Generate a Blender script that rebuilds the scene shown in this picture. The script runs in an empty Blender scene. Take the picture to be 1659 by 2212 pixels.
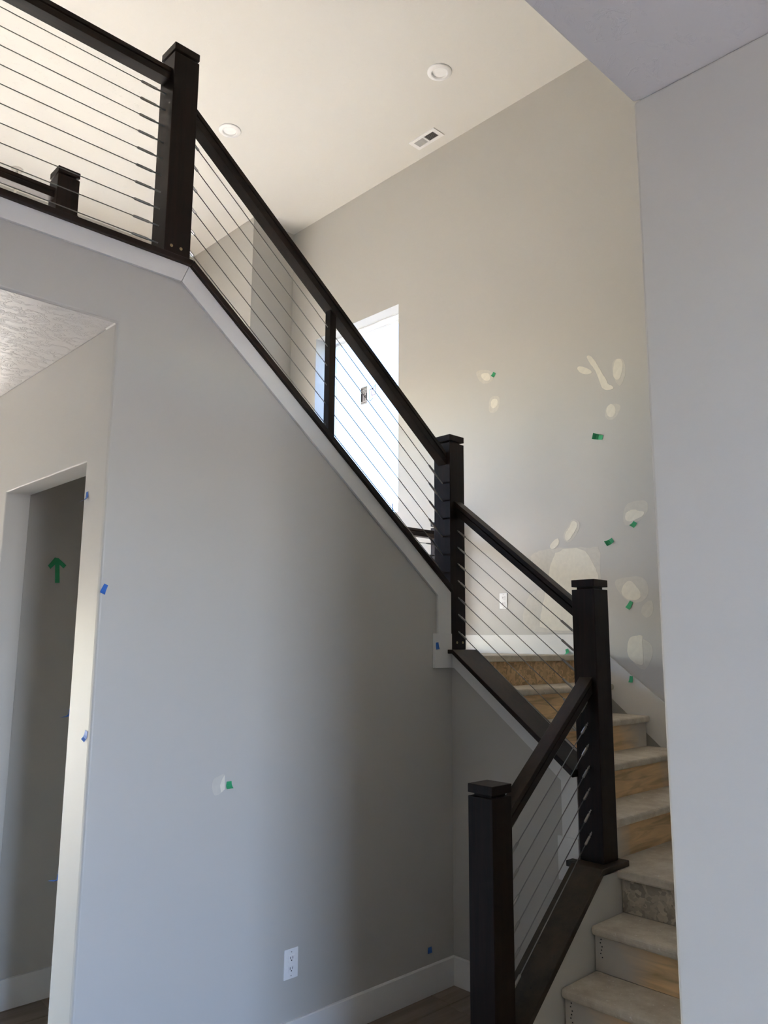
import bpy, bmesh, math, random
from mathutils import Vector, Matrix
random.seed(7)
K = 1.1                      # all coordinates below are written in 1/1.1 metre and scaled here
SC = bpy.context.scene
COL = SC.collection

# ------------------------------------------------------------------ camera
YAW, PITCH, ROLL, FPX = 0.807916, 0.165073, 0.006524, 1704.68
fw = Vector((math.cos(YAW)*math.cos(PITCH), math.sin(YAW)*math.cos(PITCH), math.sin(PITCH)))
r0 = Vector((math.sin(YAW), -math.cos(YAW), 0)); u0 = r0.cross(fw)
rr = r0*math.cos(ROLL)+u0*math.sin(ROLL); uu = u0*math.cos(ROLL)-r0*math.sin(ROLL)
cam = bpy.data.cameras.new('camera'); co = bpy.data.objects.new('camera', cam); COL.objects.link(co)
M = Matrix((rr, uu, -fw)).transposed().to_4x4(); M.translation = Vector((0, 0, 1.6*K)); co.matrix_world = M
cam.sensor_fit = 'VERTICAL'; cam.sensor_height = 36.0; cam.lens = FPX*36.0/2212; cam.clip_start = 0.05
SC.camera = co

# ------------------------------------------------------------------ sky, daylight, exposure
w = bpy.data.worlds.new('world'); SC.world = w; w.use_nodes = True
bg = w.node_tree.nodes['Background']; sky = w.node_tree.nodes.new('ShaderNodeTexSky'); sky.sky_type = 'NISHITA'; sky.sun_disc = False
sky.sun_elevation = math.radians(60); sky.sun_rotation = -0.526; sky.air_density = 1.0; sky.dust_density = 1.0; sky.ozone_density = 3.0
w.node_tree.links.new(sky.outputs[0], bg.inputs[0]); bg.inputs[1].default_value = 4.0
sun = bpy.data.lights.new('sun', 'SUN'); sun.energy = 88.0; sun.color = (1.0, 0.945, 0.87); sun.angle = 0.0093
so = bpy.data.objects.new('sun', sun); COL.objects.link(so)
so.rotation_euler = Vector((0.25, -0.43, -0.867)).to_track_quat('-Z', 'Y').to_euler()
SC.view_settings.view_transform = 'Standard'; SC.view_settings.look = 'None'
SC.view_settings.gamma = 1.0; SC.view_settings.use_curve_mapping = False
SC.view_settings.exposure = 1.0
SC.cycles.max_bounces = 8; SC.cycles.diffuse_bounces = 6; SC.cycles.use_adaptive_sampling = True; SC.cycles.adaptive_threshold = 0.03
SC.cycles.use_denoising = True

# window openings: axis of the wall normal, wall position, u range, z range, inward sign
XF, XC, YW = 4.45, 3.061, 2.699
ZL, ZH, ZU = 2.779, 5.671, 3.09          # low ceiling, high ceiling, upper floor
L1, L2 = 0.674, 1.537
R1, R2, R3 = L1/4, (L2-L1)/5, (ZU-L2)/9
WINS = {
    'far':    ('x', 4.70, (4.492, 5.603), (2.657, 4.445), -1),
    'back1':  ('y', 7.25, (-2.4, -1.3), (0.1, 2.0), -1),  # unseen rear windows, added and sized to light the hall and upper room
    'back2':  ('y', 7.25, (0.2, 1.0), (0.1, 1.9), -1),
    'back3':  ('y', 7.25, (1.3, 2.5), (3.2, 3.9), -1),
    'back4':  ('y', 7.25, (1.6, 2.9), (0.1, 2.1), -1),
    'patio':  ('y', -2.3, (-0.1, 0.92), (0.04, 2.7), 1),
}
for n, (ax, pos, ur, zr, sg) in WINS.items():
    l = bpy.data.lights.new('daylight_portal', 'AREA'); l.shape = 'RECTANGLE'
    l.size = (ur[1]-ur[0])*K; l.size_y = (zr[1]-zr[0])*K; l.cycles.is_portal = True
    o = bpy.data.objects.new('daylight_portal', l); COL.objects.link(o)
    c = ((ur[0]+ur[1])/2, (zr[0]+zr[1])/2)
    if ax == 'x':
        o.location = (pos*K, c[0]*K, c[1]*K); d = Vector((sg, 0, 0))
    else:
        o.location = (c[0]*K, pos*K, c[1]*K); d = Vector((0, sg, 0))
    o.rotation_euler = d.to_track_quat('-Z', 'Z').to_euler()

# ------------------------------------------------------------------ materials
def new_mat(name):
    m = bpy.data.materials.new(name); m.use_nodes = True
    nt = m.node_tree; b = nt.nodes['Principled BSDF']
    tc = nt.nodes.new('ShaderNodeTexCoord')
    return m, nt, b, tc
def node(nt, typ, **kw):
    n = nt.nodes.new(typ)
    for k, v in kw.items():
        if k in n.inputs: n.inputs[k].default_value = v
        else: setattr(n, k, v)
    return n
def scaled(nt, tc, sc, out='Object'):
    mp = nt.nodes.new('ShaderNodeMapping'); mp.inputs['Scale'].default_value = sc
    nt.links.new(tc.outputs[out], mp.inputs['Vector']); return mp.outputs['Vector']
def ramp(nt, fac, stops):
    r = nt.nodes.new('ShaderNodeValToRGB'); e = r.color_ramp.elements
    while len(e) < len(stops): e.new(0.5)
    for el, (p, c) in zip(e, stops): el.position = p; el.color = (*c, 1)
    nt.links.new(fac, r.inputs[0]); return r.outputs[0]
def bump(nt, b, height, strength, dist=0.01):
    bp = nt.nodes.new('ShaderNodeBump'); bp.inputs['Strength'].default_value = strength; bp.inputs['Distance'].default_value = dist
    nt.links.new(height, bp.inputs['Height']); nt.links.new(bp.outputs[0], b.inputs['Normal'])
def paint(name, col, rough=0.55, bs=90, st=0.06):
    m, nt, b, tc = new_mat(name)
    b.inputs['Base Color'].default_value = (*col, 1); b.inputs['Roughness'].default_value = rough
    n = node(nt, 'ShaderNodeTexNoise', Scale=bs, Detail=3.0); nt.links.new(tc.outputs['Object'], n.inputs['Vector'])
    bump(nt, b, n.outputs['Fac'], st, 0.004); return m
def knockdown(name, col, st=0.35, lo=0.60, hi=0.66):
    m, nt, b, tc = new_mat(name)
    b.inputs['Base Color'].default_value = (*col, 1); b.inputs['Roughness'].default_value = 0.5
    v = scaled(nt, tc, (7, 11, 7))
    n = node(nt, 'ShaderNodeTexNoise', Scale=2.2, Detail=5.0, Roughness=0.62, Distortion=1.2); nt.links.new(v, n.inputs['Vector'])
    c = ramp(nt, n.outputs['Fac'], [(lo-0.06, (0, 0, 0)), (lo, (1, 1, 1)), (hi, (0.2, 0.2, 0.2)), (hi+0.05, (1, 1, 1))])
    bump(nt, b, c, st, 0.006); return m
def wood(name, c1, c2, axis, rough=0.38, dens=14.0, st=0.05, spec=0.32):
    m, nt, b, tc = new_mat(name)
    s = [dens]*3; s['xyz'.index(axis)] = dens*0.07
    v = scaled(nt, tc, s)
    n = node(nt, 'ShaderNodeTexNoise', Scale=3.0, Detail=6.0, Roughness=0.6, Distortion=0.6); nt.links.new(v, n.inputs['Vector'])
    col = ramp(nt, n.outputs['Fac'], [(0.3, c1), (0.7, c2)]); nt.links.new(col, b.inputs['Base Color'])
    b.inputs['Roughness'].default_value = rough; b.inputs['Specular IOR Level'].default_value = spec
    bump(nt, b, n.outputs['Fac'], st, 0.003); return m
def metal(name, col, rough):
    m, nt, b, tc = new_mat(name)
    b.inputs['Base Color'].default_value = (*col, 1); b.inputs['Metallic'].default_value = 1.0
    n = node(nt, 'ShaderNodeTexNoise', Scale=60.0); nt.links.new(tc.outputs['Object'], n.inputs['Vector'])
    mr = node(nt, 'ShaderNodeMapRange'); mr.inputs[3].default_value = rough-0.06; mr.inputs[4].default_value = rough+0.06
    nt.links.new(n.outputs['Fac'], mr.inputs[0]); nt.links.new(mr.outputs[0], b.inputs['Roughness']); return m
def blotch(name, c1, c2, c3, scale=9.0, rough=0.8, st=0.15):
    m, nt, b, tc = new_mat(name)
    n = node(nt, 'ShaderNodeTexNoise', Scale=scale, Detail=8.0, Roughness=0.7); nt.links.new(tc.outputs['Object'], n.inputs['Vector'])
    n2 = node(nt, 'ShaderNodeTexNoise', Scale=scale*5, Detail=4.0, Distortion=1.0); nt.links.new(tc.outputs['Object'], n2.inputs['Vector'])
    a = ramp(nt, n.outputs['Fac'], [(0.35, c1), (0.62, c2)])
    f = ramp(nt, n2.outputs['Fac'], [(0.66, (0, 0, 0)), (0.72, (1, 1, 1))])
    mx = node(nt, 'ShaderNodeMix', data_type='RGBA'); nt.links.new(f, mx.inputs[0]); nt.links.new(a, mx.inputs[6]); mx.inputs[7].default_value = (*c3, 1)
    nt.links.new(mx.outputs[2], b.inputs['Base Color']); b.inputs['Roughness'].default_value = rough
    bump(nt, b, n2.outputs['Fac'], st, 0.004); return m
def osb(name, tint):
    m, nt, b, tc = new_mat(name)
    n = node(nt, 'ShaderNodeTexNoise', Scale=14.0, Detail=2.0); nt.links.new(tc.outputs['Object'], n.inputs['Vector'])
    va = node(nt, 'ShaderNodeVectorMath', operation='MULTIPLY_ADD'); nt.links.new(n.outputs['Color'], va.inputs[0]); va.inputs[1].default_value = (.16, .16, .16)
    nt.links.new(tc.outputs['Object'], va.inputs[2])
    vo = node(nt, 'ShaderNodeTexVoronoi', Scale=38.0); nt.links.new(va.outputs[0], vo.inputs['Vector'])
    sp = nt.nodes.new('ShaderNodeSeparateColor'); nt.links.new(vo.outputs['Color'], sp.inputs[0])
    c = ramp(nt, sp.outputs[0], [(0.0, tuple(t*0.7 for t in tint)), (0.45, tint), (0.8, tuple(min(1, t*1.3) for t in tint)), (1.0, tuple(t*0.8 for t in tint))])
    nt.links.new(c, b.inputs['Base Color']); b.inputs['Roughness'].default_value = 0.75
    bump(nt, b, sp.outputs[0], 0.2, 0.003); return m
def riser_mat(name, axis, half, pine=(0.76, 0.53, 0.29), grey=(0.58, 0.54, 0.48), reach=0.28):
    # bare pine board whose two ends carry wall-paint overspray
    m, nt, b, tc = new_mat(name)
    s = [9.0]*3; s['xyz'.index(axis)] = 1.0
    n = node(nt, 'ShaderNodeTexNoise', Scale=3.0, Detail=6.0, Distortion=0.8); nt.links.new(scaled(nt, tc, s), n.inputs['Vector'])
    c = ramp(nt, n.outputs['Fac'], [(0.30, tuple(p*0.62 for p in pine)), (0.5, pine), (0.75, tuple(min(1, p*1.25) for p in pine))])
    se = nt.nodes.new('ShaderNodeSeparateXYZ'); nt.links.new(tc.outputs['Object'], se.inputs[0])
    ab = node(nt, 'ShaderNodeMath', operation='ABSOLUTE'); nt.links.new(se.outputs['xyz'.index(axis)], ab.inputs[0])
    n2 = node(nt, 'ShaderNodeTexNoise', Scale=4.0, Detail=3.0); nt.links.new(tc.outputs['Object'], n2.inputs['Vector'])
    ad = node(nt, 'ShaderNodeMath', operation='MULTIPLY_ADD'); nt.links.new(n2.outputs['Fac'], ad.inputs[0]); ad.inputs[1].default_value = 0.3; nt.links.new(ab.outputs[0], ad.inputs[2])
    mr = node(nt, 'ShaderNodeMapRange'); mr.inputs[1].default_value = half-reach+0.15; mr.inputs[2].default_value = half-reach+0.32
    nt.links.new(ad.outputs[0], mr.inputs[0])
    mx = node(nt, 'ShaderNodeMix', data_type='RGBA'); nt.links.new(mr.outputs[0], mx.inputs[0]); nt.links.new(c, mx.inputs[6]); mx.inputs[7].default_value = (*grey, 1)
    nt.links.new(mx.outputs[2], b.inputs['Base Color']); b.inputs['Roughness'].default_value = 0.7
    bump(nt, b, n.outputs['Fac'], 0.05, 0.003); return m
def plain(name, col, rough=0.5, vary=0.12, scale=25):
    m, nt, b, tc = new_mat(name)
    n = node(nt, 'ShaderNodeTexNoise', Scale=scale, Detail=3.0); nt.links.new(tc.outputs['Object'], n.inputs['Vector'])
    c = ramp(nt, n.outputs['Fac'], [(0.3, tuple(t*(1-vary) for t in col)), (0.7, tuple(min(1, t*(1+vary)) for t in col))])
    nt.links.new(c, b.inputs['Base Color']); b.inputs['Roughness'].default_value = rough; return m
def glass_mat(name, tint=(1, 1, 1), gl=0.06):
    m = bpy.data.materials.new(name); m.use_nodes = True; nt = m.node_tree; nt.nodes.clear()
    t = node(nt, 'ShaderNodeBsdfTransparent', Color=(*tint, 1)); g = node(nt, 'ShaderNodeBsdfGlossy', Roughness=0.02)
    mx = nt.nodes.new('ShaderNodeMixShader'); mx.inputs[0].default_value = gl
    o = nt.nodes.new('ShaderNodeOutputMaterial')
    nt.links.new(t.outputs[0], mx.inputs[1]); nt.links.new(g.outputs[0], mx.inputs[2]); nt.links.new(mx.outputs[0], o.inputs[0]); return m
def sheer(name, col, a):
    m = bpy.data.materials.new(name); m.use_nodes = True; nt = m.node_tree; nt.nodes.clear()
    t = nt.nodes.new('ShaderNodeBsdfTransparent'); g = node(nt, 'ShaderNodeBsdfDiffuse', Color=(*col, 1))
    mx = nt.nodes.new('ShaderNodeMixShader'); mx.inputs[0].default_value = a
    o = nt.nodes.new('ShaderNodeOutputMaterial')
    nt.links.new(t.outputs[0], mx.inputs[1]); nt.links.new(g.outputs[0], mx.inputs[2]); nt.links.new(mx.outputs[0], o.inputs[0]); return m

WALL = (0.53, 0.515, 0.48)
MT = {
    'wall': paint('greige_wall_paint', WALL, 0.5, 120, 0.05),
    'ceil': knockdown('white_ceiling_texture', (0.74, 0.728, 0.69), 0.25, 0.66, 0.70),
    'ceil_low': knockdown('shade_darkened_ceiling', (0.56, 0.54, 0.53), 0.22, 0.62, 0.66),  # same ceiling white, its colour darkened to stand in for shade
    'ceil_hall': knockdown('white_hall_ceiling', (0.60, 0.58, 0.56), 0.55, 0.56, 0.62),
    'trim': paint('white_trim_paint', (0.78, 0.775, 0.76), 0.35, 60, 0.02),
    'skirt': paint('primed_skirt_board', (0.62, 0.60, 0.55), 0.5, 60, 0.03),
    'wz': wood('dark_stain_upright', (0.009, 0.0045, 0.0035), (0.023, 0.011, 0.0075), 'z', 0.45, spec=0.24),
    'wx': wood('dark_stain_along', (0.009, 0.0045, 0.0035), (0.026, 0.0125, 0.008), 'x', 0.40, spec=0.30),
    'wy': wood('dark_stain_across', (0.009, 0.0045, 0.0035), (0.026, 0.0125, 0.008), 'y', 0.40, spec=0.30),
    'wk': blotch('knotty_dark_stain', (0.014, 0.009, 0.006), (0.062, 0.042, 0.025), (0.008, 0.005, 0.004), 5.0, 0.45, 0.06),
    'steel': metal('stainless_cable', (0.33, 0.32, 0.30), 0.38),
    'fit': metal('stainless_fitting', (0.38, 0.37, 0.355), 0.34),
    'brass': plain('brass_screw', (0.40, 0.30, 0.15), 0.4),
    'tread': blotch('dusty_particle_tread', (0.50, 0.43, 0.34), (0.66, 0.60, 0.50), (0.80, 0.77, 0.70)),
    'osb': osb('osb_flake', (0.60, 0.41, 0.22)),
    'osbg': osb('grey_oversprayed_osb', (0.45, 0.40, 0.32)),
    'plank': wood('grey_brown_plank', (0.16, 0.125, 0.095), (0.27, 0.22, 0.175), 'x', 0.45, 6.0, 0.05),
    'slab': plain('subfloor', (0.34, 0.275, 0.205), 0.8),
    'ground': plain('bare_ground', (0.24, 0.215, 0.175), 0.9, 0.2, 1.0),
    'plate': plain('white_plastic', (0.88, 0.88, 0.88), 0.35, 0.02),
    'slot': plain('dark_slot', (0.03, 0.03, 0.03), 0.6),
    'lens': plain('frosted_lens', (0.90, 0.90, 0.90), 0.6, 0.01),
    'green': plain('green_masking_tape', (0.03, 0.36, 0.15), 0.55, 0.15),
    'blue': plain('blue_painter_tape', (0.02, 0.13, 0.50), 0.55, 0.15),
    'spackle': plain('dried_joint_compound', (0.76, 0.725, 0.63), 0.8, 0.04, 30),
    'halo': plain('sanded_compound_edge', (0.60, 0.575, 0.515), 0.7, 0.04, 40),
    'vinyl': plain('white_vinyl', (0.85, 0.86, 0.87), 0.35, 0.01),
    'glass': glass_mat('window_glass'),
    'glass_dim': glass_mat('grey_light_dimming_glass', (0.36, 0.39, 0.43)),  # tint added to dim daylight on the window reveal
    'glass_blue': glass_mat('light_cooling_glass', (0.95, 0.94, 1.0)),  # slight tint added to cool the daylight through the entry pane
    'ink': sheer('washed_out_ink', (0.08, 0.08, 0.08), 0.994),
    'red': sheer('washed_out_red_ink', (0.35, 0.06, 0.06), 0.994),
    'paper': sheer('thin_label', (0.6, 0.6, 0.6), 0.978),
}

# ------------------------------------------------------------------ mesh helpers
WL = {}                                             # world location of every object origin
class MB:
    def __init__(self): self.v = []; self.f = []
    def add(self, vs, fs):
        n = len(self.v); self.v += [tuple(p) for p in vs]; self.f += [tuple(i+n for i in f) for f in fs]; return self
    def box(self, x0, x1, y0, y1, z0, z1):
        vs = [(x, y, z) for z in (z0, z1) for y in (y0, y1) for x in (x0, x1)]
        return self.add(vs, [(0, 2, 3, 1), (4, 5, 7, 6), (0, 1, 5, 4), (2, 6, 7, 3), (0, 4, 6, 2), (1, 3, 7, 5)])
    def prism(self, axis, poly, a0, a1):
        # poly in the two other axes (cyclic: x->(y,z), y->(x,z), z->(x,y))
        def P(a, q):
            return {'x': (a, q[0], q[1]), 'y': (q[0], a, q[1]), 'z': (q[0], q[1], a)}[axis]
        n = len(poly); vs = [P(a0, q) for q in poly]+[P(a1, q) for q in poly]
        fs = [tuple(range(n)), tuple(range(2*n-1, n-1, -1))]+[(i, (i+1) % n, n+(i+1) % n, n+i) for i in range(n)]
        return self.add(vs, fs)
    def sweep(self, p, q, prof, run):
        # profile (across, dz) carried from p to q along axis run with plumb-cut ends
        def V(e, a, dz): return (e[0], e[1]+a, e[2]+dz) if run == 'x' else (e[0]+a, e[1], e[2]+dz)
        n = len(prof); vs = [V(p, *c) for c in prof]+[V(q, *c) for c in prof]
        fs = [tuple(range(n)), tuple(range(2*n-1, n-1, -1))]+[(i, (i+1) % n, n+(i+1) % n, n+i) for i in range(n)]
        return self.add(vs, fs)
    def tube(self, p, q, r, n=8, r2=None):
        p = Vector(p); q = Vector(q); d = (q-p).normalized(); a = d.orthogonal().normalized(); b = d.cross(a)
        r2 = r if r2 is None else r2
        vs = [p+(a*math.cos(t)+b*math.sin(t))*r for t in [2*math.pi*i/n for i in range(n)]]
        vs += [q+(a*math.cos(t)+b*math.sin(t))*r2 for t in [2*math.pi*i/n for i in range(n)]]
        fs = [tuple(range(n-1, -1, -1)), tuple(range(n, 2*n))]+[(i, (i+1) % n, n+(i+1) % n, n+i) for i in range(n)]
        return self.add(vs, fs)
    def ball(self, c, r, n=8):
        vs = [(c[0], c[1], c[2]-r)]; 
        for j in range(1, 4):
            ph = -math.pi/2+math.pi*j/4
            vs += [(c[0]+r*math.cos(ph)*math.cos(2*math.pi*i/n), c[1]+r*math.cos(ph)*math.sin(2*math.pi*i/n), c[2]+r*math.sin(ph)) for i in range(n)]
        vs.append((c[0], c[1], c[2]+r)); t = len(vs)-1
        fs = [(0, 1+(i+1) % n, 1+i) for i in range(n)]
        for j in range(2): fs += [(1+j*n+i, 1+j*n+(i+1) % n, 1+(j+1)*n+(i+1) % n, 1+(j+1)*n+i) for i in range(n)]
        fs += [(t, 1+2*n+i, 1+2*n+(i+1) % n) for i in range(n)]
        return self.add(vs, fs)
    def holed(self, axis, a0, a1, ur, zr, holes):
        # wall slab with rectangular openings, faces only on the real surface
        us = sorted({ur[0], ur[1], *[h[0] for h in holes], *[h[1] for h in holes]}); zs = sorted({zr[0], zr[1], *[h[2] for h in holes], *[h[3] for h in holes]})
        solid = lambda i, j: 0 <= i < len(us)-1 and 0 <= j < len(zs)-1 and not any(h[0] <= us[i] and us[i+1] <= h[1] and h[2] <= zs[j] and zs[j+1] <= h[3] for h in holes)
        P = (lambda a, u, z: (a, u, z)) if axis == 'x' else (lambda a, u, z: (u, a, z))
        for i in range(len(us)-1):
            for j in range(len(zs)-1):
                if not solid(i, j): continue
                u0_, u1_, z0_, z1_ = us[i], us[i+1], zs[j], zs[j+1]
                for a in (a0, a1): self.add([P(a, u0_, z0_), P(a, u1_, z0_), P(a, u1_, z1_), P(a, u0_, z1_)], [(0, 1, 2, 3)])
                if not solid(i-1, j): self.add([P(a0, u0_, z0_), P(a1, u0_, z0_), P(a1, u0_, z1_), P(a0, u0_, z1_)], [(0, 1, 2, 3)])
                if not solid(i+1, j): self.add([P(a0, u1_, z0_), P(a1, u1_, z0_), P(a1, u1_, z1_), P(a0, u1_, z1_)], [(0, 1, 2, 3)])
                if not solid(i, j-1): self.add([P(a0, u0_, z0_), P(a1, u0_, z0_), P(a1, u1_, z0_), P(a0, u1_, z0_)], [(0, 1, 2, 3)])
                if not solid(i, j+1): self.add([P(a0, u0_, z1_), P(a1, u0_, z1_), P(a1, u1_, z1_), P(a0, u1_, z1_)], [(0, 1, 2, 3)])
        return self
    def build(self, name, mat, parent=None, bevel=0.0, smooth=False, seg=2, weld=False, **props):
        vs = [Vector(p)*K for p in self.v]
        lo = Vector([min(p[i] for p in vs) for i in range(3)]); hi = Vector([max(p[i] for p in vs) for i in range(3)])
        o0 = (lo+hi)/2
        if parent is None: o0.z = lo.z
        me = bpy.data.meshes.new(name); bm = bmesh.new()
        bv = [bm.verts.new(p-o0) for p in vs]
        for f in self.f:
            try: bm.faces.new([bv[i] for i in f])
            except ValueError: pass
        if weld: bmesh.ops.remove_doubles(bm, verts=bm.verts, dist=1e-5)
        bmesh.ops.recalc_face_normals(bm, faces=bm.faces)
        bm.to_mesh(me); bm.free(); me.materials.append(MT[mat] if isinstance(mat, str) else mat)
        if smooth:
            for p in me.polygons: p.use_smooth = True
        o = bpy.data.objects.new(name, me); COL.objects.link(o)
        WL[o] = o0.copy()
        if parent is not None: o.parent = parent; o.location = o0-WL[parent]
        else: o.location = o0
        if bevel:
            b = o.modifiers.new('edge', 'BEVEL'); b.width = bevel*K; b.segments = seg; b.limit_method = 'ANGLE'; b.angle_limit = math.radians(35)
        for k, v in props.items(): o[k] = v
        return o
def thing(name, label, cat, base, group=None):
    o = bpy.data.objects.new(name, None); COL.objects.link(o); o.empty_display_size = 0.05
    o.location = Vector(base)*K; WL[o] = o.location.copy(); o['label'] = label; o['category'] = cat
    if group: o['group'] = group
    return o
def struct(mb, name, mat, label, cat, **kw):
    return mb.build(name, mat, kind='structure', label=label, category=cat, **kw)

# ------------------------------------------------------------------ the room shell
struct(MB().box(-40, 40, -40, 40, -0.4, -0.3), 'ground', 'ground', 'bare ground outside the house', 'ground')
floor = struct(MB().box(-4.3, 4.71, -2.4, 7.35, -0.2, -0.014), 'floor', 'slab', 'grey brown plank floor of the entry', 'floor')
# planks run along the long wall; shared meshes
def plank_mesh(lx, ly):
    me = bpy.data.meshes.new('plank'); bm = bmesh.new(); h = 0.013
    a = [(sx*lx/2, sy*ly/2, z) for z in (-h, -0.002) for sy in (-1, 1) for sx in (-1, 1)]
    t = [(sx*(lx/2-0.002), sy*(ly/2-0.002), 0) for sy in (-1, 1) for sx in (-1, 1)]
    v = [bm.verts.new(Vector(p)*K) for p in a+t]
    for f in [(0, 2, 3, 1), (0, 1, 5, 4), (2, 6, 7, 3), (0, 4, 6, 2), (1, 3, 7, 5), (4, 5, 9, 8), (5, 7, 11, 9), (7, 6, 10, 11), (6, 4, 8, 10), (8, 9, 11, 10)]:
        bm.faces.new([v[i] for i in f])
    bm.to_mesh(me); bm.free(); me.materials.append(MT['plank']); return me
pm = {}
row = 0; y = -0.3
while y < 3.88:
    x = -1.4-random.random()*0.9
    while x < 3.6:
        lx = random.choice((0.9, 1.1, 1.3))
        if (lx,) not in pm: pm[(lx,)] = plank_mesh(lx-0.002, 0.158)
        if x+lx > -1.4 and not (y > 2.7 and x > 2.6):
            o = bpy.data.objects.new('plank', pm[(lx,)]); COL.objects.link(o); o.parent = floor
            w0 = Vector((x+lx/2, y+0.08, -0.001))*K; o.location = w0-WL[floor]; WL[o] = w0
        x += lx
    y += 0.16; row += 1

holes = {}
def hole(k): return (*WINS[k][2], *WINS[k][3])
wall_far = struct(MB().holed('x', XF, 4.71, (0.64, 6.0), (0, ZH), [hole('far')]), 'wall_far', 'wall', 'tall greige stairwell wall with white drywall repair patches and one window', 'wall', weld=True)
struct(MB().box(3.967, 4.71, 6.0, 7.35, 0, ZH), 'wall_corner', 'wall', 'greige wall that juts out left of the window', 'wall')
struct(MB().holed('y', 7.15, 7.35, (-4.3, 3.967), (0, ZH), [hole('back%d' % i) for i in range(1, 5)]), 'wall_back', 'wall', 'rear wall of the tall room with four windows added for light', 'wall', weld=True)
struct(MB().box(-4.35, -4.2, -2.4, 7.15, 0, ZH), 'wall_left', 'wall', 'plain greige end wall', 'wall')
struct(MB().holed('y', -2.4, -2.2, (-4.2, 1.59), (0, 3.0), [hole('patio')]), 'wall_front', 'wall', 'greige wall with tall glazed entry opening', 'wall', weld=True)
struct(MB().prism('z', [(1.475, -2.2), (1.475, 0.757), (XF, 0.757), (XF, 0.64), (1.59, 0.64), (1.59, -2.2)], 0, ZL), 'wall_right', 'wall', 'shaded greige wall with rounded corner right of the stairs', 'wall', bevel=0.007, seg=3)
struct(MB().box(-4.2, XF, 0.64, 0.757, ZL+0.02, ZH), 'wall_upper', 'wall', 'upper greige wall above the low ceiling edge', 'wall', bevel=0.004)
struct(MB().box(-4.3, 4.75, 0.6, 7.4, ZH, ZH+0.15), 'ceiling_high', 'ceil', 'bright off white ceiling high over the stairwell', 'ceiling')
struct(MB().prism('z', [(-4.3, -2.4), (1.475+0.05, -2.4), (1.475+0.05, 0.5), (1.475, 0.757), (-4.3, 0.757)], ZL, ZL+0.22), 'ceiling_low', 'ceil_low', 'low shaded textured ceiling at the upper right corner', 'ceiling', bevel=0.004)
SL3 = 0.784
wall_main = struct(MB().prism('y', [(1.207, 0), (3.165, 0), (3.165, 1.54), (3.061, 1.54), (3.061, 1.852), (1.486, 3.088), (-4.2, 3.088), (-4.2, ZL), (1.207, ZL)], 2.713, 2.812),
                   'wall_main', 'wall', 'long greige wall under the upper stair flight and landing railing', 'wall', bevel=0.010, seg=3)
struct(MB().prism('x', [(1.868, 0), (2.713, 0), (2.713, 1.545), (2.669, 1.545), (1.985, 1.028), (1.985, 0.672), (1.868, 0.672)], 3.075, 3.165), 'wall_under_stairs', 'wall', 'short greige wall below the middle stair flight', 'wall', bevel=0.002)
struct(MB().prism('y', [(2.40, 0), (3.075, 0), (3.075, 0.672), (3.0, 0.672), (2.40, 0.195)], 1.870, 1.985), 'wall_half', 'wall', 'low sloped half wall beside the first stair flight', 'wall')
struct(MB().prism('x', [(2.724, 0), (2.901, 0), (2.901, 2.274), (3.772, 2.274), (3.772, 0), (3.998, 0), (3.998, ZL-0.0012), (2.724, ZL-0.0012)], 1.2062, 1.318), 'wall_hall', 'wall', 'pale hallway side wall with an opening into a dark closet', 'wall', bevel=0.005, seg=3)
wall_closet = struct(MB().prism('y', [(1.32, 0), (XF, 0), (XF, 1.50), (3.061, 1.50), (3.061, 1.852), (1.486, 3.088), (1.32, 3.088)], 3.885, 3.998), 'wall_closet', 'wall', 'dark closet back wall carrying a green tape arrow', 'wall')
struct(MB().prism('z', [(-4.2, 2.713), (-0.43, 2.713), (-0.43, 3.998), (-0.54, 3.998), (-0.54, 2.812), (-4.2, 2.812)], 0, ZL-0.001), 'wall_light_blocker', 'wall', 'unseen greige wall added beside the hallway opening to block light', 'wall', bevel=0.006)  # unseen partition added to keep rear-room light off the right wall
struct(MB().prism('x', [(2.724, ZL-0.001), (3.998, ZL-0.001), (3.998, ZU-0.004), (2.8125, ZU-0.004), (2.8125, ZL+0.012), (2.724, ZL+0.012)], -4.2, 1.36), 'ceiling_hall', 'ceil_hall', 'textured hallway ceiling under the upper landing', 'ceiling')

# baseboards
def bb_profile(): return None
struct(MB().prism('x', [(2.699, 0), (2.7128, 0), (2.7128, 0.128), (2.703, 0.128), (2.699, 0.124)], 1.215, 3.0749), 'baseboard_main', 'trim', 'white baseboard along the long greige wall', 'baseboard')
struct(MB().prism('y', [(3.061, 0), (3.0748, 0), (3.0748, 0.128), (3.065, 0.128), (3.061, 0.124)], 1.99, 2.6988), 'baseboard_under_stairs', 'trim', 'short white baseboard meeting the corner behind the lowest newel post', 'baseboard')
struct(MB().box(1.325, 3.6, 3.871, 3.8848, 0, 0.128), 'baseboard_closet', 'trim', 'dim baseboard seen through the closet opening', 'baseboard')

# white stair trim on the long wall
yt0, yt1 = 2.699, 2.7128
def zc(x): return 3.095-(x-1.486)*SL3          # underside of the sloped cap on the long wall
struct(MB().prism('y', [(-4.1, 3.0216), (1.4540, 3.0216), (1.4833, 3.094), (-4.1, 3.094)], yt0, yt1), 'trim_1', 'trim', 'level white trim board below the upper landing railing', 'trim', bevel=0.0012)
struct(MB().prism('y', [(1.4568, 3.0216), (2.963, 1.8415), (2.963, 1.651), (3.0605, 1.651), (3.0605, zc(3.0605)), (1.486, 3.094)], yt0, yt1), 'trim_2', 'trim', 'sloped white trim board following the upper stair flight', 'trim', bevel=0.0012)
struct(MB().box(2.935, 3.0605, yt0-0.004, yt1, 1.4815, 1.651), 'trim_3', 'trim', 'white plinth block at the foot of the sloped trim', 'trim', bevel=0.0012)
def z2(y_): return 1.554-(2.669-y_)*0.759      # underside of the cap on the middle flight
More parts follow.
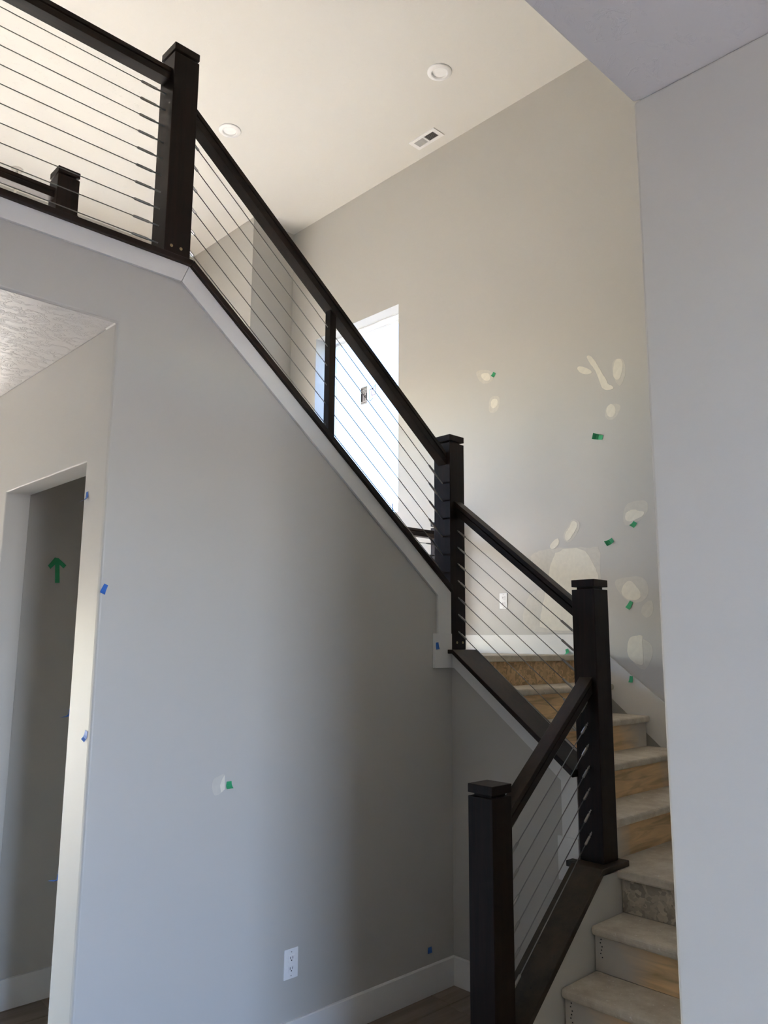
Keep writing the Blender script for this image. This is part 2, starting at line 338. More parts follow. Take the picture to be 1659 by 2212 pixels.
struct(MB().prism('x', [(2.6985, 1.480), (2.684, 1.480), (2.068, 1.0125), (2.068, 0.78), (1.9865, 0.78), (1.9865, z2(1.9865)-0.002), (2.669, 1.552), (2.6985, 1.552)], 3.061, 3.0748), 'trim_4', 'trim', 'sloped white trim board below the middle stair flight', 'trim', bevel=0.0012)
struct(MB().box(3.057, 3.0748, 1.9865, 2.0905, 0.60, 0.78), 'trim_5', 'trim', 'white plinth block beside the foot of the tall newel post', 'trim', bevel=0.0012)
# skirt boards
struct(MB().prism('y', [(2.44, 0), (3.30, 0), (3.30, 0.60), (3.20, 0.664), (3.0, 0.668), (2.44, 0.218)], 1.849, 1.8695), 'trim_6', 'skirt', 'primed white skirt board beside the lowest steps', 'trim')
struct(MB().prism('x', [(1.0, 0.674), (1.0, 0.80), (1.647, 0.80), (2.797, 1.665), (3.99, 1.665), (3.99, 1.537), (2.83, 1.537), (2.815, 1.45), (1.9, 0.674)], 4.435, 4.4495), 'trim_7', 'trim', 'white skirt board and baseboard stepping up the far wall', 'trim', bevel=0.001)

# ------------------------------------------------------------------ windows
wn = 0
def window(key, label, depth_in, frame_w, pane='glass'):
    global wn
    wn += 1
    ax, pos, (a, b), (z0, z1), sg = WINS[key]
    p0 = pos-0.01; f0, f1 = (pos-depth_in, pos+0.0) if sg < 0 else (pos, pos+depth_in)
    fr = MB()
    fr.holed(ax, f0, f1, (a, b), (z0, z1), [(a+frame_w, b-frame_w, z0+frame_w, z1-frame_w)])
    win = struct(fr, 'window_%d' % wn, 'vinyl', label, 'window', weld=True)
    g = MB(); m0 = (f0+f1)/2 + 0.04*(-sg)*0 
    gp = (pos-0.018, pos-0.012) if sg < 0 else (pos+0.012, pos+0.018)
    if ax == 'x': g.box(gp[0], gp[1], a+frame_w, b-frame_w, z0+frame_w, z1-frame_w)
    else: g.box(a+frame_w, b-frame_w, gp[0], gp[1], z0+frame_w, z1-frame_w)
    g.build('pane', pane, win)
    sh = MB().holed(ax, gp[0]-0.02, gp[1]+0.004, (a+frame_w, b-frame_w), (z0+frame_w, z1-frame_w), [(a+frame_w+0.02, b-frame_w-0.02, z0+frame_w+0.02, z1-frame_w-0.02)])
    sh.build('sash', 'vinyl', win, weld=True)
    return win
window('far', 'tall white framed window in the stairwell wall, glaring with daylight', 0.12, 0.012, 'glass_dim')
for k, lb in (('back1', 'unseen lower rear window added for light nearest the end wall'), ('back2', 'unseen lower rear window added for light in the middle'), ('back3', 'unseen upper rear window added to light the tall room'), ('back4', 'unseen lower rear window added for light nearest the stairwell'), ('patio', 'tall glazed entry door behind the viewer')):
    window(k, lb, 0.06, 0.04, 'glass_blue' if k == 'patio' else 'glass')

# ------------------------------------------------------------------ newel posts
PW = 0.114
def newel(x, y, z0, z1, label, screws=None):
    t = thing('newel_post', label, 'newel post', (x+PW/2, y+PW/2, z0), 'dark square newel posts of the stair railing')
    MB().box(x, x+PW, y, y+PW, z0, z1-0.043).build('shaft', 'wz', t, bevel=0.0025)
    i = 0.017
    MB().box(x+i, x+PW-i, y+i, y+PW-i, z1-0.044, z1-0.031).build('groove_neck', 'wz', t)
    MB().box(x-0.0005, x+PW+0.0005, y-0.0005, y+PW+0.0005, z1-0.0315, z1).build('cap_block', 'wz', t, bevel=0.002)
    if screws:
        for dx in (0.030, 0.072) if screws != 'b' else (0.045, 0.09):
            MB().tube((x+dx, y-0.0015, z0+0.035), (x+dx, y+0.004, z0+0.035), 0.0065, 12).build('screw_plug', 'brass', t)
    return t
newel(2.331, 1.867, 0.0, 1.093, 'lowest dark newel post standing on the floor at the foot of the stairs')
newel(3.061, 1.868, 0.70, 1.886, 'tall dark newel post on the half wall where the first flight turns')
newel(3.061, 2.701, 1.572, 2.701, 'dark newel post at the middle landing where the upper flight starts', 'b')
newel(1.372, 2.699, 3.120, 4.051, 'dark newel post at the top of the stairs with two screw plugs', 'a')
newel(1.367, 3.898, 3.120, 4.050, 'dark newel post behind the upper landing railing, only its top visible')
newel(4.322, 3.898, 1.572, 2.502, 'small far newel post peeking out behind the middle landing post')
newel(3.061, 3.898, 1.572, 2.701, 'hidden newel post behind the upper stair flight')
newel(-1.10, 2.699, 3.120, 4.051, 'end newel post of the upper landing railing beyond the left edge')
newel(-1.10, 3.898, 3.120, 4.050, 'end newel post of the rear landing railing beyond the left edge')

# ------------------------------------------------------------------ cable railings
def rail_profile(h):
    w2 = 0.029; w1 = 0.031; g = 0.0235
    return [(-w1, 0), (w1, 0), (w1, -0.34*h), (g, -0.36*h), (g, -0.44*h), (w2, -0.48*h), (w2, -h), (-w2, -h), (-w2, -0.48*h), (-g, -0.44*h), (-g, -0.36*h), (-w1, -0.34*h)]
def railing(label, run, p, q, h, cabs, long_end, short_end, eye_long=False, eye_short=True, mat=None):
    # p, q: ends of the handrail top line; cabs: list of (start point, end point); long fitting at cab end index long_end
    t = thing('cable_railing', label, 'railing', ((p[0]+q[0])/2, (p[1]+q[1])/2, min(c[i][2] for c in cabs for i in (0, 1))), 'stainless cable railings with dark handrails')
    MB().sweep(p, q, rail_profile(h), run).build('handrail', mat or ('wx' if run == 'x' else 'wy'), t, bevel=0.0015)
    for c in cabs:
        a, b = Vector(c[0]), Vector(c[1]); d = (b-a).normalized()
        ob = MB().tube(a, b, 0.0021, 6).build('cable', 'steel', t, smooth=True)
        for e, dr, ln in ((a, d, long_end[0]), (b, -d, long_end[1])):
            f = MB()
            if ln > 0.09:
                f.tube(e-dr*0.004, e+dr*(ln*0.40), 0.0034, 8); f.tube(e+dr*(ln*0.38), e+dr*(ln*0.96), 0.0054, 8); f.tube(e+dr*(ln*0.96), e+dr*ln, 0.0054, 8, 0.0028)
            else:
                f.tube(e-dr*0.004, e+dr*0.024, 0.0030, 8); f.ball(e+dr*0.010, 0.0052)
                f.tube(e+dr*0.022, e+dr*(ln-0.004), 0.0056, 8); f.tube(e+dr*(ln-0.004), e+dr*ln, 0.0056, 8, 0.0028)
            f.build('fitting', 'fit', ob)
    return t
def lerp(a, b, n): return [a+(b-a)*i/(n-1) for i in range(n)]
YC = 2.756                                              # centre line of the long-wall railing
# upper landing, level
railing('level cable railing along the upper landing at top left', 'x', (-0.986, YC-0.004, 3.941), (1.372, YC-0.004, 3.941), 0.054,
        [((-0.986, YC, z), (1.372, YC, z)) for z in lerp(3.838, 3.176, 10)], (0.06, 0.112), None)
railing('rear landing cable railing behind the upper left posts', 'x', (-0.986, 3.955, 3.931), (1.367, 3.955, 3.931), 0.054,
        [((-0.986, 3.955, z), (1.367, 3.955, z)) for z in lerp(3.83, 3.176, 10)], (0.06, 0.112), None)
# upper flight, sloped
s3 = (3.655-2.456)/1.506
xa, xb = 1.486, 3.061
up = railing('long sloped cable railing of the upper stair flight above the white trim', 'x', (xa, YC, 2.606+(xb-xa)*0.7775), (xb, YC, 2.606), 0.0685,
        [((xa, YC, z+(1.535-xa)*s3), (xb, YC, z2_-(xb-3.041)*s3)) for z, z2_ in zip(lerp(3.655, 3.174, 6), lerp(2.456, 1.982, 6))], (0.062, 0.135), None)
bx = 2.257
MB().prism('y', [(bx, 1.864+(3.057-bx)*SL3+0.030), (bx+0.036, 1.864+(3.057-bx-0.036)*SL3+0.030), (bx+0.036, 2.606-0.0685+(xb-bx-0.036)*0.7775), (bx, 2.606-0.0685+(xb-bx)*0.7775)], 2.737, 2.775).build('baluster', 'wz', up, bevel=0.0015)
railing('hidden sloped cable railing on the rear side of the upper flight', 'x', (xa, 3.955, 2.606+(xb-xa)*0.7775), (xb, 3.955, 2.606), 0.0685,
        [((xa, 3.955, z+(1.535-xa)*s3), (xb, 3.955, z2_-(xb-3.041)*s3)) for z, z2_ in zip(lerp(3.655, 3.174, 6), lerp(2.456, 1.982, 6))], (0.062, 0.12), None)
railing('short level cable railing behind the middle landing post', 'x', (3.175, 3.955, 2.425), (4.322, 3.955, 2.425), 0.054,
        [((3.175, 3.955, z), (4.322, 3.955, z)) for z in lerp(2.33, 1.65, 9)], (0.06, 0.112), None)
# middle flight
xm = 3.118
s2 = (2.187-1.713)/(2.70-2.084)
railing('sloped cable railing of the middle flight between the two tall posts', 'y', (xm+0.004, 1.982, 2.342-(2.701-1.982)*0.781), (xm+0.004, 2.701, 2.342), 0.0685,
        [((xm, 1.982, z-(2.70-1.982)*s2), (xm, 2.701, z)) for z in lerp(2.187, 1.663, 7)], (0.125, 0.066), None)
# first flight
yl = 1.922
s1 = (1.34-0.954)/(3.041-2.547)
railing('short steep cable railing of the first flight behind the lowest post', 'x', (2.445, yl+0.002, 1.461-(3.061-2.445)*0.80), (3.061, yl+0.002, 1.461), 0.0685,
        [((2.445, yl, zb-(2.55-2.445)*0.80), (3.061, yl, za+(0.02)*0.80)) for za, zb in zip(lerp(1.34, 0.803, 7), lerp(0.954, 0.398, 7))], (0.135, 0.066), None)

# ------------------------------------------------------------------ dark cap boards
ct = 0.0245
def capthing(mb, label, mat):
    return mb.build('cap_board', mat, bevel=0.0025, label=label, category='cap board', group='dark cap boards on the stair walls')
v3 = 0.031
yc0, yc1 = 2.683, 2.835
c3 = MB().prism('y', [(-4.15, 3.0945), (1.4865, 3.0945), (1.497, 3.119), (-4.15, 3.119)], yc0, yc1)
capthing(c3, 'dark level cap board below the upper landing railing', 'wx')
capthing(MB().prism('y', [(1.4875, 3.0945), (3.0605, zc(3.0605)+0.0005), (3.0605, zc(3.0605)+v3), (1.498, 3.119)], yc0, yc1), 'dark sloped cap board under the upper flight cables', 'wx')
capthing(MB().prism('y', [(-4.15, 3.0945), (1.4865, 3.0945), (1.497, 3.119), (-4.15, 3.119)], 3.87, 4.03), 'dark cap board below the rear landing railing', 'wx')
capthing(MB().prism('y', [(1.4875, 3.0945), (3.0605, zc(3.0605)), (3.0605, zc(3.0605)+v3), (1.498, 3.119)], 3.87, 4.03), 'hidden dark cap board on the rear side of the upper flight', 'wx')
capthing(MB().box(3.062, XF-0.02, 3.87, 4.03, 1.55, 1.5715), 'dark cap board below the short railing behind the middle landing', 'wx')
c2 = MB().prism('x', [(2.6985, 1.5515), (2.6695, 1.5515), (1.9865, z2(1.9865)), (1.9865, z2(1.9865)+v3), (2.6635, 1.5715), (2.6985, 1.5715)], 3.027, 3.213)
c2.box(3.063, 3.213, 2.6995, 2.83, 1.5515, 1.5715)
capthing(c2, 'wide dark sloped cap board on the middle flight wall', 'wy')
c1 = MB().prism('y', [(3.208, 0.676), (3.0065, 0.676), (2.447, 0.228), (2.447, 0.2605), (2.9975, 0.6995), (3.208, 0.6995)], 1.836, 1.985)
c1.box(3.01, 3.06, 1.985, 2.02, 0.676, 0.6995)
capthing(c1, 'knotty dark cap board sloping down to the lowest newel post', 'wk')

# ------------------------------------------------------------------ stairs
TH = 0.036
def tread(x0, x1, y0, y1, z, par, mat='tread'):
    return MB().box(x0, x1, y0, y1, z-TH, z).build('tread', mat, par, bevel=0.013, seg=3)
f1 = thing('stair_flight', 'first short flight of dusty unfinished steps at lower right', 'stairs', (2.9, 1.3, 0), 'unfinished stair flights')
N1 = [2.472, 2.691, 2.910]
rm1 = riser_mat('pine_riser_y', 'y', 0.545*K)
for i, nx in enumerate(N1):
    z = R1*(i+1)
    nxt = (N1+[3.13])[i+1]
    tread(nx, nxt+0.03, 0.7575, 1.8485, z, f1)
    MB().box(nx+0.022, nx+0.040, 0.758, 1.842, z-R1+(0.0), z-TH-0.0005).build('riser', rm1, f1)
MB().box(3.152, 3.17, 0.758, 1.842, L1-R1, L1-TH-0.0005).build('riser', 'osbg', f1)
for i, nx in enumerate(N1):                                    # nail heads down the left end of the risers
    for j in range(6):
        zz = R1*(i+1)-TH-0.012-j*0.013
        MB().tube((nx+0.0205, 1.815+0.004*math.sin(j*2.1), zz), (nx+0.0225, 1.815+0.004*math.sin(j*2.1), zz-0.001), 0.0024, 6).build('nail_hole', 'slot', f1)
la = thing('stair_landing', 'small lower landing where the steps turn left', 'landing', (3.8, 1.4, L1-TH), 'unfinished stair landings')
MB().box(3.13, XF-0.001, 0.7575, 1.99, L1-TH, L1).build('deck', 'tread', la, bevel=0.008)
f2 = thing('stair_flight', 'middle flight of pine risers and dusty treads beside the far wall', 'stairs', (3.8, 2.4, L1), 'unfinished stair flights')
rm2 = riser_mat('pine_riser_x', 'x', 0.63*K)
N2 = [1.903, 2.1315, 2.36, 2.588]
for i, ny in enumerate(N2):
    z = L1+R2*(i+1); nxt = (N2+[2.815])[i+1]
    tread(3.1757 if i == 0 else 3.166, 4.4345, ny, nxt+0.05, z, f2)
    MB().box(3.167, 4.428, ny+0.030, ny+0.048, z-R2, z-TH-0.0005).build('riser', rm2, f2)
MB().box(3.167, 4.428, 2.845, 2.863, L2-R2, L2-TH-0.0005).build('riser', 'osb', f2)
lb = thing('stair_landing', 'upper middle landing under the outlet and baseboard', 'landing', (3.8, 3.4, L2-TH), 'unfinished stair landings')
MB().box(3.214, 4.4345, 2.815, 3.8845, L2-TH, L2).build('deck', 'tread', lb, bevel=0.006)
MB().box(3.062, 3.214, 2.836, 3.8845, L2-TH, L2).build('deck', 'tread', lb)
f3 = thing('stair_flight', 'upper stair flight hidden behind the long greige wall', 'stairs', (2.3, 3.35, L2), 'unfinished stair flights')
for k in range(9):
    xr = 3.116-k*0.2195; z = L2+R3*(k+1)
    MB().box(xr-0.018, xr, 2.8125, 3.8845, z-R3, z-TH-0.0005).build('riser', 'osb', f3)
    if k < 8: tread(xr-0.2195-0.018, xr+0.022, 2.8125, 3.8845, z, f3)

# ------------------------------------------------------------------ drywall repairs on the far wall (thin compound, part of the wall)
PATCH = {
'a_h': [(3.662, 3.627), (3.623, 3.639), (3.539, 3.621), (3.488, 3.571), (3.496, 3.524), (3.572, 3.511), (3.632, 3.557)],
'a': [(3.608, 3.601), (3.57, 3.604), (3.525, 3.586), (3.521, 3.536), (3.564, 3.536), (3.601, 3.568)],
'b_h': [(3.528, 3.409), (3.436, 3.397), (3.442, 3.316), (3.472, 3.275), (3.531, 3.281), (3.542, 3.326)],
'b': [(3.511, 3.386), (3.455, 3.377), (3.456, 3.325), (3.493, 3.308), (3.523, 3.328)],
'c': [(2.709, 3.504), (2.679, 3.502), (2.645, 3.46), (2.612, 3.391), (2.59, 3.347), (2.56, 3.296), (2.559, 3.272), (2.516, 3.248), (2.52, 3.228), (2.583, 3.238), (2.605, 3.269), (2.626, 3.34), (2.647, 3.394), (2.687, 3.454)],
'd': [(2.782, 3.44), (2.766, 3.449), (2.718, 3.429), (2.666, 3.388), (2.672, 3.373), (2.72, 3.376), (2.768, 3.408)],
'e_h': [(2.526, 3.363), (2.511, 3.43), (2.443, 3.423), (2.424, 3.359), (2.433, 3.287), (2.469, 3.232), (2.501, 3.271)],
'e': [(2.515, 3.355), (2.5, 3.422), (2.466, 3.423), (2.441, 3.395), (2.446, 3.354), (2.466, 3.29), (2.489, 3.281), (2.517, 3.313)],
'f_h': [(2.59, 3.088), (2.565, 3.136), (2.469, 3.124), (2.483, 3.065), (2.53, 3.025), (2.58, 3.043)],
'f': [(2.578, 3.102), (2.559, 3.13), (2.536, 3.138), (2.509, 3.103), (2.511, 3.066), (2.54, 3.043), (2.57, 3.063)],
'g_h': [(2.495, 2.332), (2.478, 2.466), (2.406, 2.482), (2.317, 2.476), (2.326, 2.388), (2.414, 2.338)],
'g': [(2.476, 2.395), (2.464, 2.419), (2.414, 2.433), (2.378, 2.414), (2.344, 2.41), (2.353, 2.381), (2.402, 2.367), (2.445, 2.354), (2.475, 2.37)],
'h_h': [(2.861, 2.422), (2.804, 2.4), (2.8, 2.352), (2.851, 2.284), (2.892, 2.261), (2.928, 2.28), (2.929, 2.328), (2.888, 2.372)],
'h': [(2.856, 2.411), (2.82, 2.391), (2.821, 2.36), (2.866, 2.299), (2.895, 2.274), (2.917, 2.284), (2.918, 2.322), (2.882, 2.361)],
'i': [(3.042, 2.252), (2.996, 2.297), (2.964, 2.299), (2.963, 2.262), (3.004, 2.231), (3.03, 2.233)],
'j_h': [(3.199, 2.211), (3.1, 2.23), (2.862, 2.234), (2.709, 2.214), (2.659, 2.22), (2.662, 2.018), (2.681, 1.798), (2.698, 1.675), (3.26, 1.678), (3.277, 1.79), (3.241, 1.897), (3.186, 1.96), (3.096, 1.967), (3.107, 2.021), (3.194, 2.134)],
'j': [(3.04, 2.124), (2.986, 2.226), (2.779, 2.22), (2.702, 2.101), (2.677, 2.019), (2.697, 1.699), (3.143, 1.687), (3.126, 1.808), (3.084, 1.934)],
'k_h': [(2.566, 2.002), (2.483, 2.013), (2.387, 2.017), (2.343, 1.971), (2.342, 1.895), (2.396, 1.854), (2.491, 1.862), (2.562, 1.953)],
'k': [(2.519, 1.951), (2.485, 1.988), (2.452, 1.992), (2.397, 1.926), (2.394, 1.887), (2.427, 1.867), (2.49, 1.876), (2.523, 1.912)],
'l_h': [(2.398, 1.811), (2.375, 1.848), (2.317, 1.875), (2.317, 1.79), (2.359, 1.757), (2.394, 1.782)],
'm_h': [(2.503, 1.601), (2.458, 1.659), (2.346, 1.621), (2.327, 1.555), (2.375, 1.462), (2.416, 1.451), (2.496, 1.534)],
'm': [(2.498, 1.601), (2.48, 1.649), (2.437, 1.657), (2.39, 1.66), (2.402, 1.621), (2.392, 1.489), (2.42, 1.481), (2.476, 1.506), (2.501, 1.544)],
}
def smooth_poly(p, it=2):
    for _ in range(it):
        q = []
        for i in range(len(p)):
            a, b = p[i], p[(i+1) % len(p)]
            q += [(a[0]*.75+b[0]*.25, a[1]*.75+b[1]*.25), (a[0]*.25+b[0]*.75, a[1]*.25+b[1]*.75)]
        p = q
    return p
def ragged(p, n, j):
    q = []
    for i in range(len(p)):
        a, b = p[i], p[(i+1) % len(p)]
        for t in range(n):
            f = t/n; q.append((a[0]+(b[0]-a[0])*f+random.uniform(-j, j), a[1]+(b[1]-a[1])*f+random.uniform(-j, j)))
    return q
for k, p in PATCH.items():
    h = k.endswith('_h')
    sp = ragged(smooth_poly(p, 1), 3, 0.004) if k.startswith('j') else ragged(smooth_poly(p, 2), 1, 0.0012)
    MB().prism('x', sp, XF-(0.0008 if h else 0.0018), XF+0.001).build('compound_patch', 'halo' if h else 'spackle', wall_far)
mp = smooth_poly([(1.752, 1.104), (1.753, 1.07), (1.755, 1.039), (1.718, 1.021), (1.702, 1.033), (1.695, 1.061), (1.7, 1.085), (1.725, 1.095)], 1)
MB().prism('y', mp, 2.7122, 2.714).build('compound_patch', 'halo', wall_main)
MB().prism('y', [(1.752, 1.095), (1.754, 1.042), (1.738, 1.032), (1.732, 1.06), (1.742, 1.085)], 2.7116, 2.714).build('compound_patch', 'spackle', wall_main)

# ------------------------------------------------------------------ tape
def tape(axis, plane, u, z, w_, h_, rot, col, label, curl=0.004, sgn=-1):
    # strip of tape stuck to a wall plane, lower end lifting off
    mb = MB(); n = 4; c, s = math.cos(rot), math.sin(rot)
    def P(a, b, d):
        uu_, zz_ = u+a*c-b*s, z+a*s+b*c
        return (plane+sgn*d, uu_, zz_) if axis == 'x' else (uu_, plane+sgn*d, zz_)
    vs = []; fs = []
    for i in range(n+1):
        t = i/n; b = h_*(0.5-t); d = 0.0012+curl*max(0, t-0.45)**2*4
        wv = w_*(0.42+0.14*t)
        for dd in (0, 0.0007): vs += [P(-wv, b, d+dd), P(wv, b, d+dd)]
    for i in range(n):
        a = 4*i; b = 4*(i+1)
        fs += [(a, a+1, b+1, b), (a+2, b+2, b+3, a+3), (a, b, b+2, a+2), (a+1, a+3, b+3, b+1)]
    fs += [(0, 2, 3, 1), (4*n, 4*n+1, 4*n+3, 4*n+2)]
    mb.add(vs, fs)
    return mb.build('tape_piece', col, label=label, category='tape', group=('green' if col == 'green' else 'blue')+' tape flags marking touch-ups')
X_ = XF-0.001
tape('x', X_, 3.488, 3.568, 0.032, 0.034, 0.6, 'green', 'green tape flag beside the uppermost left repair patch')
tape('x', X_, 2.638, 2.933, 0.036, 0.062, 1.85, 'green', 'crumpled green tape flag alone below the pear shaped repair patch', 0.02)
tape('x', X_, 2.417, 2.336, 0.032, 0.034, 0.6, 'green', 'green tape flag under the cloud shaped repair patch', 0.012)
tape('x', X_, 2.585, 2.242, 0.034, 0.046, 1.0, 'green', 'folded green tape flag right of the big cream repair patch', 0.02)
tape('x', X_, 2.470, 1.842, 0.028, 0.050, 0.55, 'green', 'slanted green tape flag under the round repair patch', 0.006)
tape('x', 4.434, 2.474, 1.397, 0.024, 0.038, 0.1, 'green', 'green tape flag on the sloped white skirt board', 0.006)
tape('x', 4.434, 2.915, 1.556, 0.026, 0.034, -0.3, 'green', 'green tape flag at the landing edge left of the tall post', 0.02)
tape('y', 2.7125, 1.772, 1.057, 0.026, 0.026, 0.0, 'green', 'green tape flag next to the pale patch on the long wall', 0.008)
tape('y', 2.7125, 2.906, 0.190, 0.027, 0.026, 0.0, 'blue', 'square blue tape piece just above the baseboard', 0.001)
tape('y', 2.6945, 2.948, 1.590, 0.022, 0.034, 0.1, 'blue', 'blue tape piece on the white plinth block', 0.002)
tape('x', 1.2065, 2.871, 2.134, 0.020, 0.040, -0.1, 'blue', 'light blue tape flag at the top of the closet opening', 0.02)
tape('y', 2.7125, 1.222, 1.784, 0.018, 0.036, -0.4, 'blue', 'blue tape piece on the rounded hallway corner', 0.004)
tape('x', 1.2065, 2.745, 1.279, 0.024, 0.034, 0.3, 'blue', 'ragged blue tape flag on the narrow pale wall strip', 0.006)
tape('y', 2.9005, 1.2135, 1.341, 0.016, 0.034, 0.0, 'blue', 'blue tape flag curling off the closet jamb halfway up', 0.06, 1)
tape('y', 2.9005, 1.2135, 0.778, 0.018, 0.036, 0.0, 'blue', 'lowest blue tape flag curling off the closet jamb', 0.06, 1)

ar = thing('tape_arrow', 'green tape arrow pointing up on the dark closet wall', 'tape arrow', (1.507, 3.884, 1.88))
MB().prism('y', [(1.495, 1.985), (1.516, 1.985), (1.524, 1.882), (1.502, 1.880)], 3.8835, 3.8848).build('arrow_shaft', 'green', ar)
MB().prism('y', [(1.492, 2.003), (1.511, 2.001), (1.550, 1.969), (1.538, 1.954), (1.500, 1.985)], 3.8825, 3.8848).build('arrow_head_strip', 'green', ar)
MB().prism('y', [(1.493, 2.004), (1.513, 1.990), (1.475, 1.947), (1.462, 1.962)], 3.8818, 3.8848).build('arrow_head_strip', 'green', ar)

# ------------------------------------------------------------------ outlets
def outlet(axis, plane, u, z, label):
    P = (lambda mb, d0, d1, a0, a1, b0, b1: mb.box(plane-d1, plane-d0, u+a0, u+a1, z+b0, z+b1)) if axis == 'x' else (lambda mb, d0, d1, a0, a1, b0, b1: mb.box(u+a0, u+a1, plane-d1, plane-d0, z+b0, z+b1))
    base = (plane, u, z-0.056) if axis == 'x' else (u, plane, z-0.056)
    t = thing('wall_outlet', label, 'outlet', base, 'white wall outlets')
    P(MB(), 0, 0.005, -0.0345, 0.0345, -0.056, 0.056).build('cover_plate', 'plate', t, bevel=0.003)
    for s in (-1, 1):
        r = P(MB(), 0.004, 0.0068, -0.0155, 0.0155, s*0.0195-0.0135, s*0.0195+0.0135).build('receptacle', 'plate', t, bevel=0.002)
        for a in (-0.0065, 0.0055): P(MB(), 0.006, 0.0072, a-0.0012, a+0.0012, s*0.0195-0.001, s*0.0195+0.008).build('slot', 'slot', r)
        P(MB(), 0.006, 0.0072, -0.0025, 0.0022, s*0.0195-0.0085, s*0.0195-0.004).build('slot', 'slot', r)
        P(MB(), 0.004, 0.0058, -0.002, 0.002, s*0.044-0.002, s*0.044+0.002).build('screw', 'fit', t)
outlet('y', 2.7129, 2.093, 0.337, 'white duplex outlet low on the long greige wall')
outlet('x', 4.4499, 3.435, 1.899, 'white outlet above the middle landing baseboard')

# ------------------------------------------------------------------ ceiling fixtures
def ring(mb, c, prof, n=40):
    vs = []; fs = []; m = len(prof)
    for i in range(n):
        t = 2*math.pi*i/n
        vs += [(c[0]+r_*math.cos(t), c[1]+r_*math.sin(t), c[2]+z_) for r_, z_ in prof]
    for i in range(n):
        for j in range(m-1):
            a = i*m+j; b = ((i+1) % n)*m+j
            fs.append((a, a+1, b+1, b))
    return mb.add(vs, fs)
def can(x, y_, label):
    t = thing('recessed_light', label, 'ceiling light', (x, y_, ZH), 'white recessed ceiling lights')
    ring(MB(), (x, y_, ZH), [(0.089, 0.0), (0.089, -0.004), (0.084, -0.008), (0.062, -0.013), (0.057, -0.013), (0.053, -0.002), (0.053, 0.0)]).build('trim_ring', 'plate', t, smooth=True)
    mb = MB(); ring(mb, (x, y_, ZH-0.0005), [(0.0, -0.0012), (0.03, -0.001), (0.0535, -0.0004)]); mb.build('lens', 'lens', t, smooth=True)
can(3.796, 3.421, 'round recessed light right of centre on the high ceiling')
can(3.075, 5.044, 'round recessed light just right of the top newel post')
vt = thing('ceiling_register', 'white rectangular air register at the ceiling edge by the far wall', 'vent', (4.285, 4.011, ZH))
vx0, vx1, vy0, vy1 = 4.222, 4.348, 3.871, 4.151
fr = MB()
for (a, b, c_, d_) in ((vx0, vx0+0.026, vy0, vy1), (vx1-0.026, vx1, vy0, vy1), (vx0+0.026, vx1-0.026, vy0, vy0+0.034), (vx0+0.026, vx1-0.026, vy1-0.034, vy1), (vx0+0.026, vx1-0.026, 4.004, 4.018)):
    fr.box(a, b, c_, d_, ZH-0.007, ZH)
fr.build('frame', 'plate', vt)
MB().box(vx0+0.02, vx1-0.02, vy0+0.03, vy1-0.03, ZH-0.0006, ZH+0.0).build('duct_back', 'slot', vt)
for hs, sgn in ((vy0+0.036, 1), (4.020, -1)):
    for j in range(9):
        yy = hs+j*0.0115+0.003
        MB().prism('x', [(yy, ZH-0.006), (yy+0.0012, ZH-0.0062), (yy+0.0012+sgn*0.005, ZH-0.0008), (yy+sgn*0.005, ZH-0.0006)], vx0+0.027, vx1-0.027).build('slat', 'plate', vt)
pd = thing('pendant_rod', 'thin pale rod hanging from the ceiling behind the rear landing railing', 'pendant', (2.034, 6.80, 5.35))
ring(MB(), (2.034, 6.80, ZH), [(0.0, -0.018), (0.03, -0.018), (0.045, -0.012), (0.052, 0.0)]).build('canopy', 'skirt', pd, smooth=True)
MB().tube((2.034, 6.80, ZH-0.017), (2.034, 6.80, 5.1), 0.011, 10).build('rod', 'skirt', pd, smooth=True)
MB().tube((2.034, 6.80, 5.1), (2.034, 6.80, 5.03), 0.016, 10, 0.03).build('socket', 'skirt', pd, smooth=True)

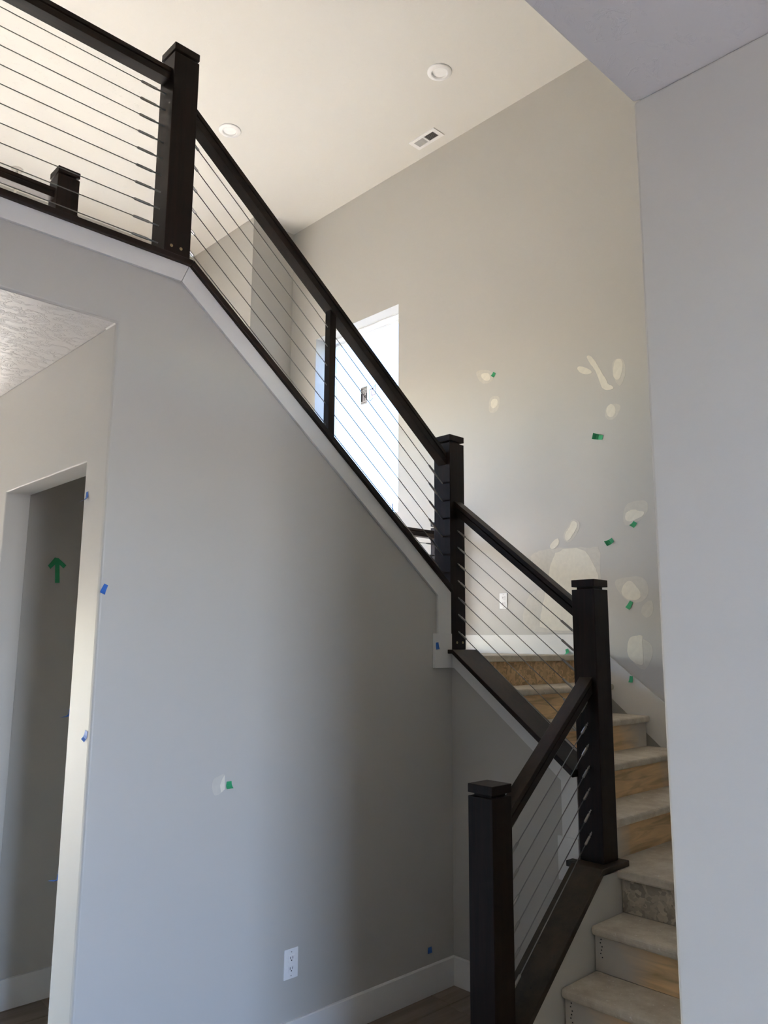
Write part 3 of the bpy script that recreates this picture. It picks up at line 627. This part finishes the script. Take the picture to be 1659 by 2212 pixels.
# ------------------------------------------------------------------ stickers on the stairwell window
gx = 4.681
st = thing('window_sticker', 'faint printed label stuck on the bright window glass', 'sticker', (gx, 5.17, 3.76))
MB().box(gx, gx+0.0008, 5.128, 5.218, 3.760, 3.930).build('label_sheet', 'paper', st)
for (a, b, c_, d_) in ((5.19, 5.214, 3.896, 3.918), (5.135, 5.185, 3.914, 3.919), (5.14, 5.185, 3.902, 3.906), (5.135, 5.205, 3.886, 3.890), (5.132, 5.200, 3.876, 3.879),
                       (5.19, 5.212, 3.790, 3.868), (5.19, 5.204, 3.872, 3.88), (5.165, 5.176, 3.795, 3.872), (5.134, 5.148, 3.800, 3.866), (5.148, 5.166, 3.832, 3.842), (5.14, 5.21, 3.774, 3.778)):
    MB().box(gx-0.0008, gx, a, b, c_, d_).build('print_bar', 'ink', st)
s2_ = thing('window_sticker', 'faint red and grey outline drawing on the window glass', 'sticker', (gx, 5.06, 3.776))
def outline(pts, mat, par, w_=0.0022):
    mb = MB()
    for a, b in zip(pts, pts[1:]):
        d = Vector((b[0]-a[0], b[1]-a[1])); n = Vector((-d.y, d.x)).normalized()*w_
        mb.prism('x', [(a[0]-n.x, a[1]-n.y), (b[0]-n.x, b[1]-n.y), (b[0]+n.x, b[1]+n.y), (a[0]+n.x, a[1]+n.y)], gx-0.0008, gx)
    mb.build('outline', mat, par)
outline([(5.045, 3.795), (5.092, 3.772), (5.095, 3.882), (5.055, 3.885), (5.018, 3.915), (5.017, 3.86)], 'ink', s2_, 0.003)
outline([(5.07, 3.882), (5.05, 3.882), (5.07, 3.868), (5.069, 3.822), (5.018, 3.822), (5.017, 3.86)], 'red', s2_, 0.003)
outline([(5.044, 3.87), (5.043, 3.835)], 'red', s2_, 0.003)
MB().tube((gx, 5.161, 3.494), (gx+0.001, 5.161, 3.494), 0.006, 10).build('glass_speck', 'ink', label='small dark speck on the window glass below the stickers', category='speck')
tape('x', 4.672, 4.777, 2.752, 0.012, 0.07, 0.0, 'blue', 'narrow blue tape strip at the lower right of the window', 0.001)
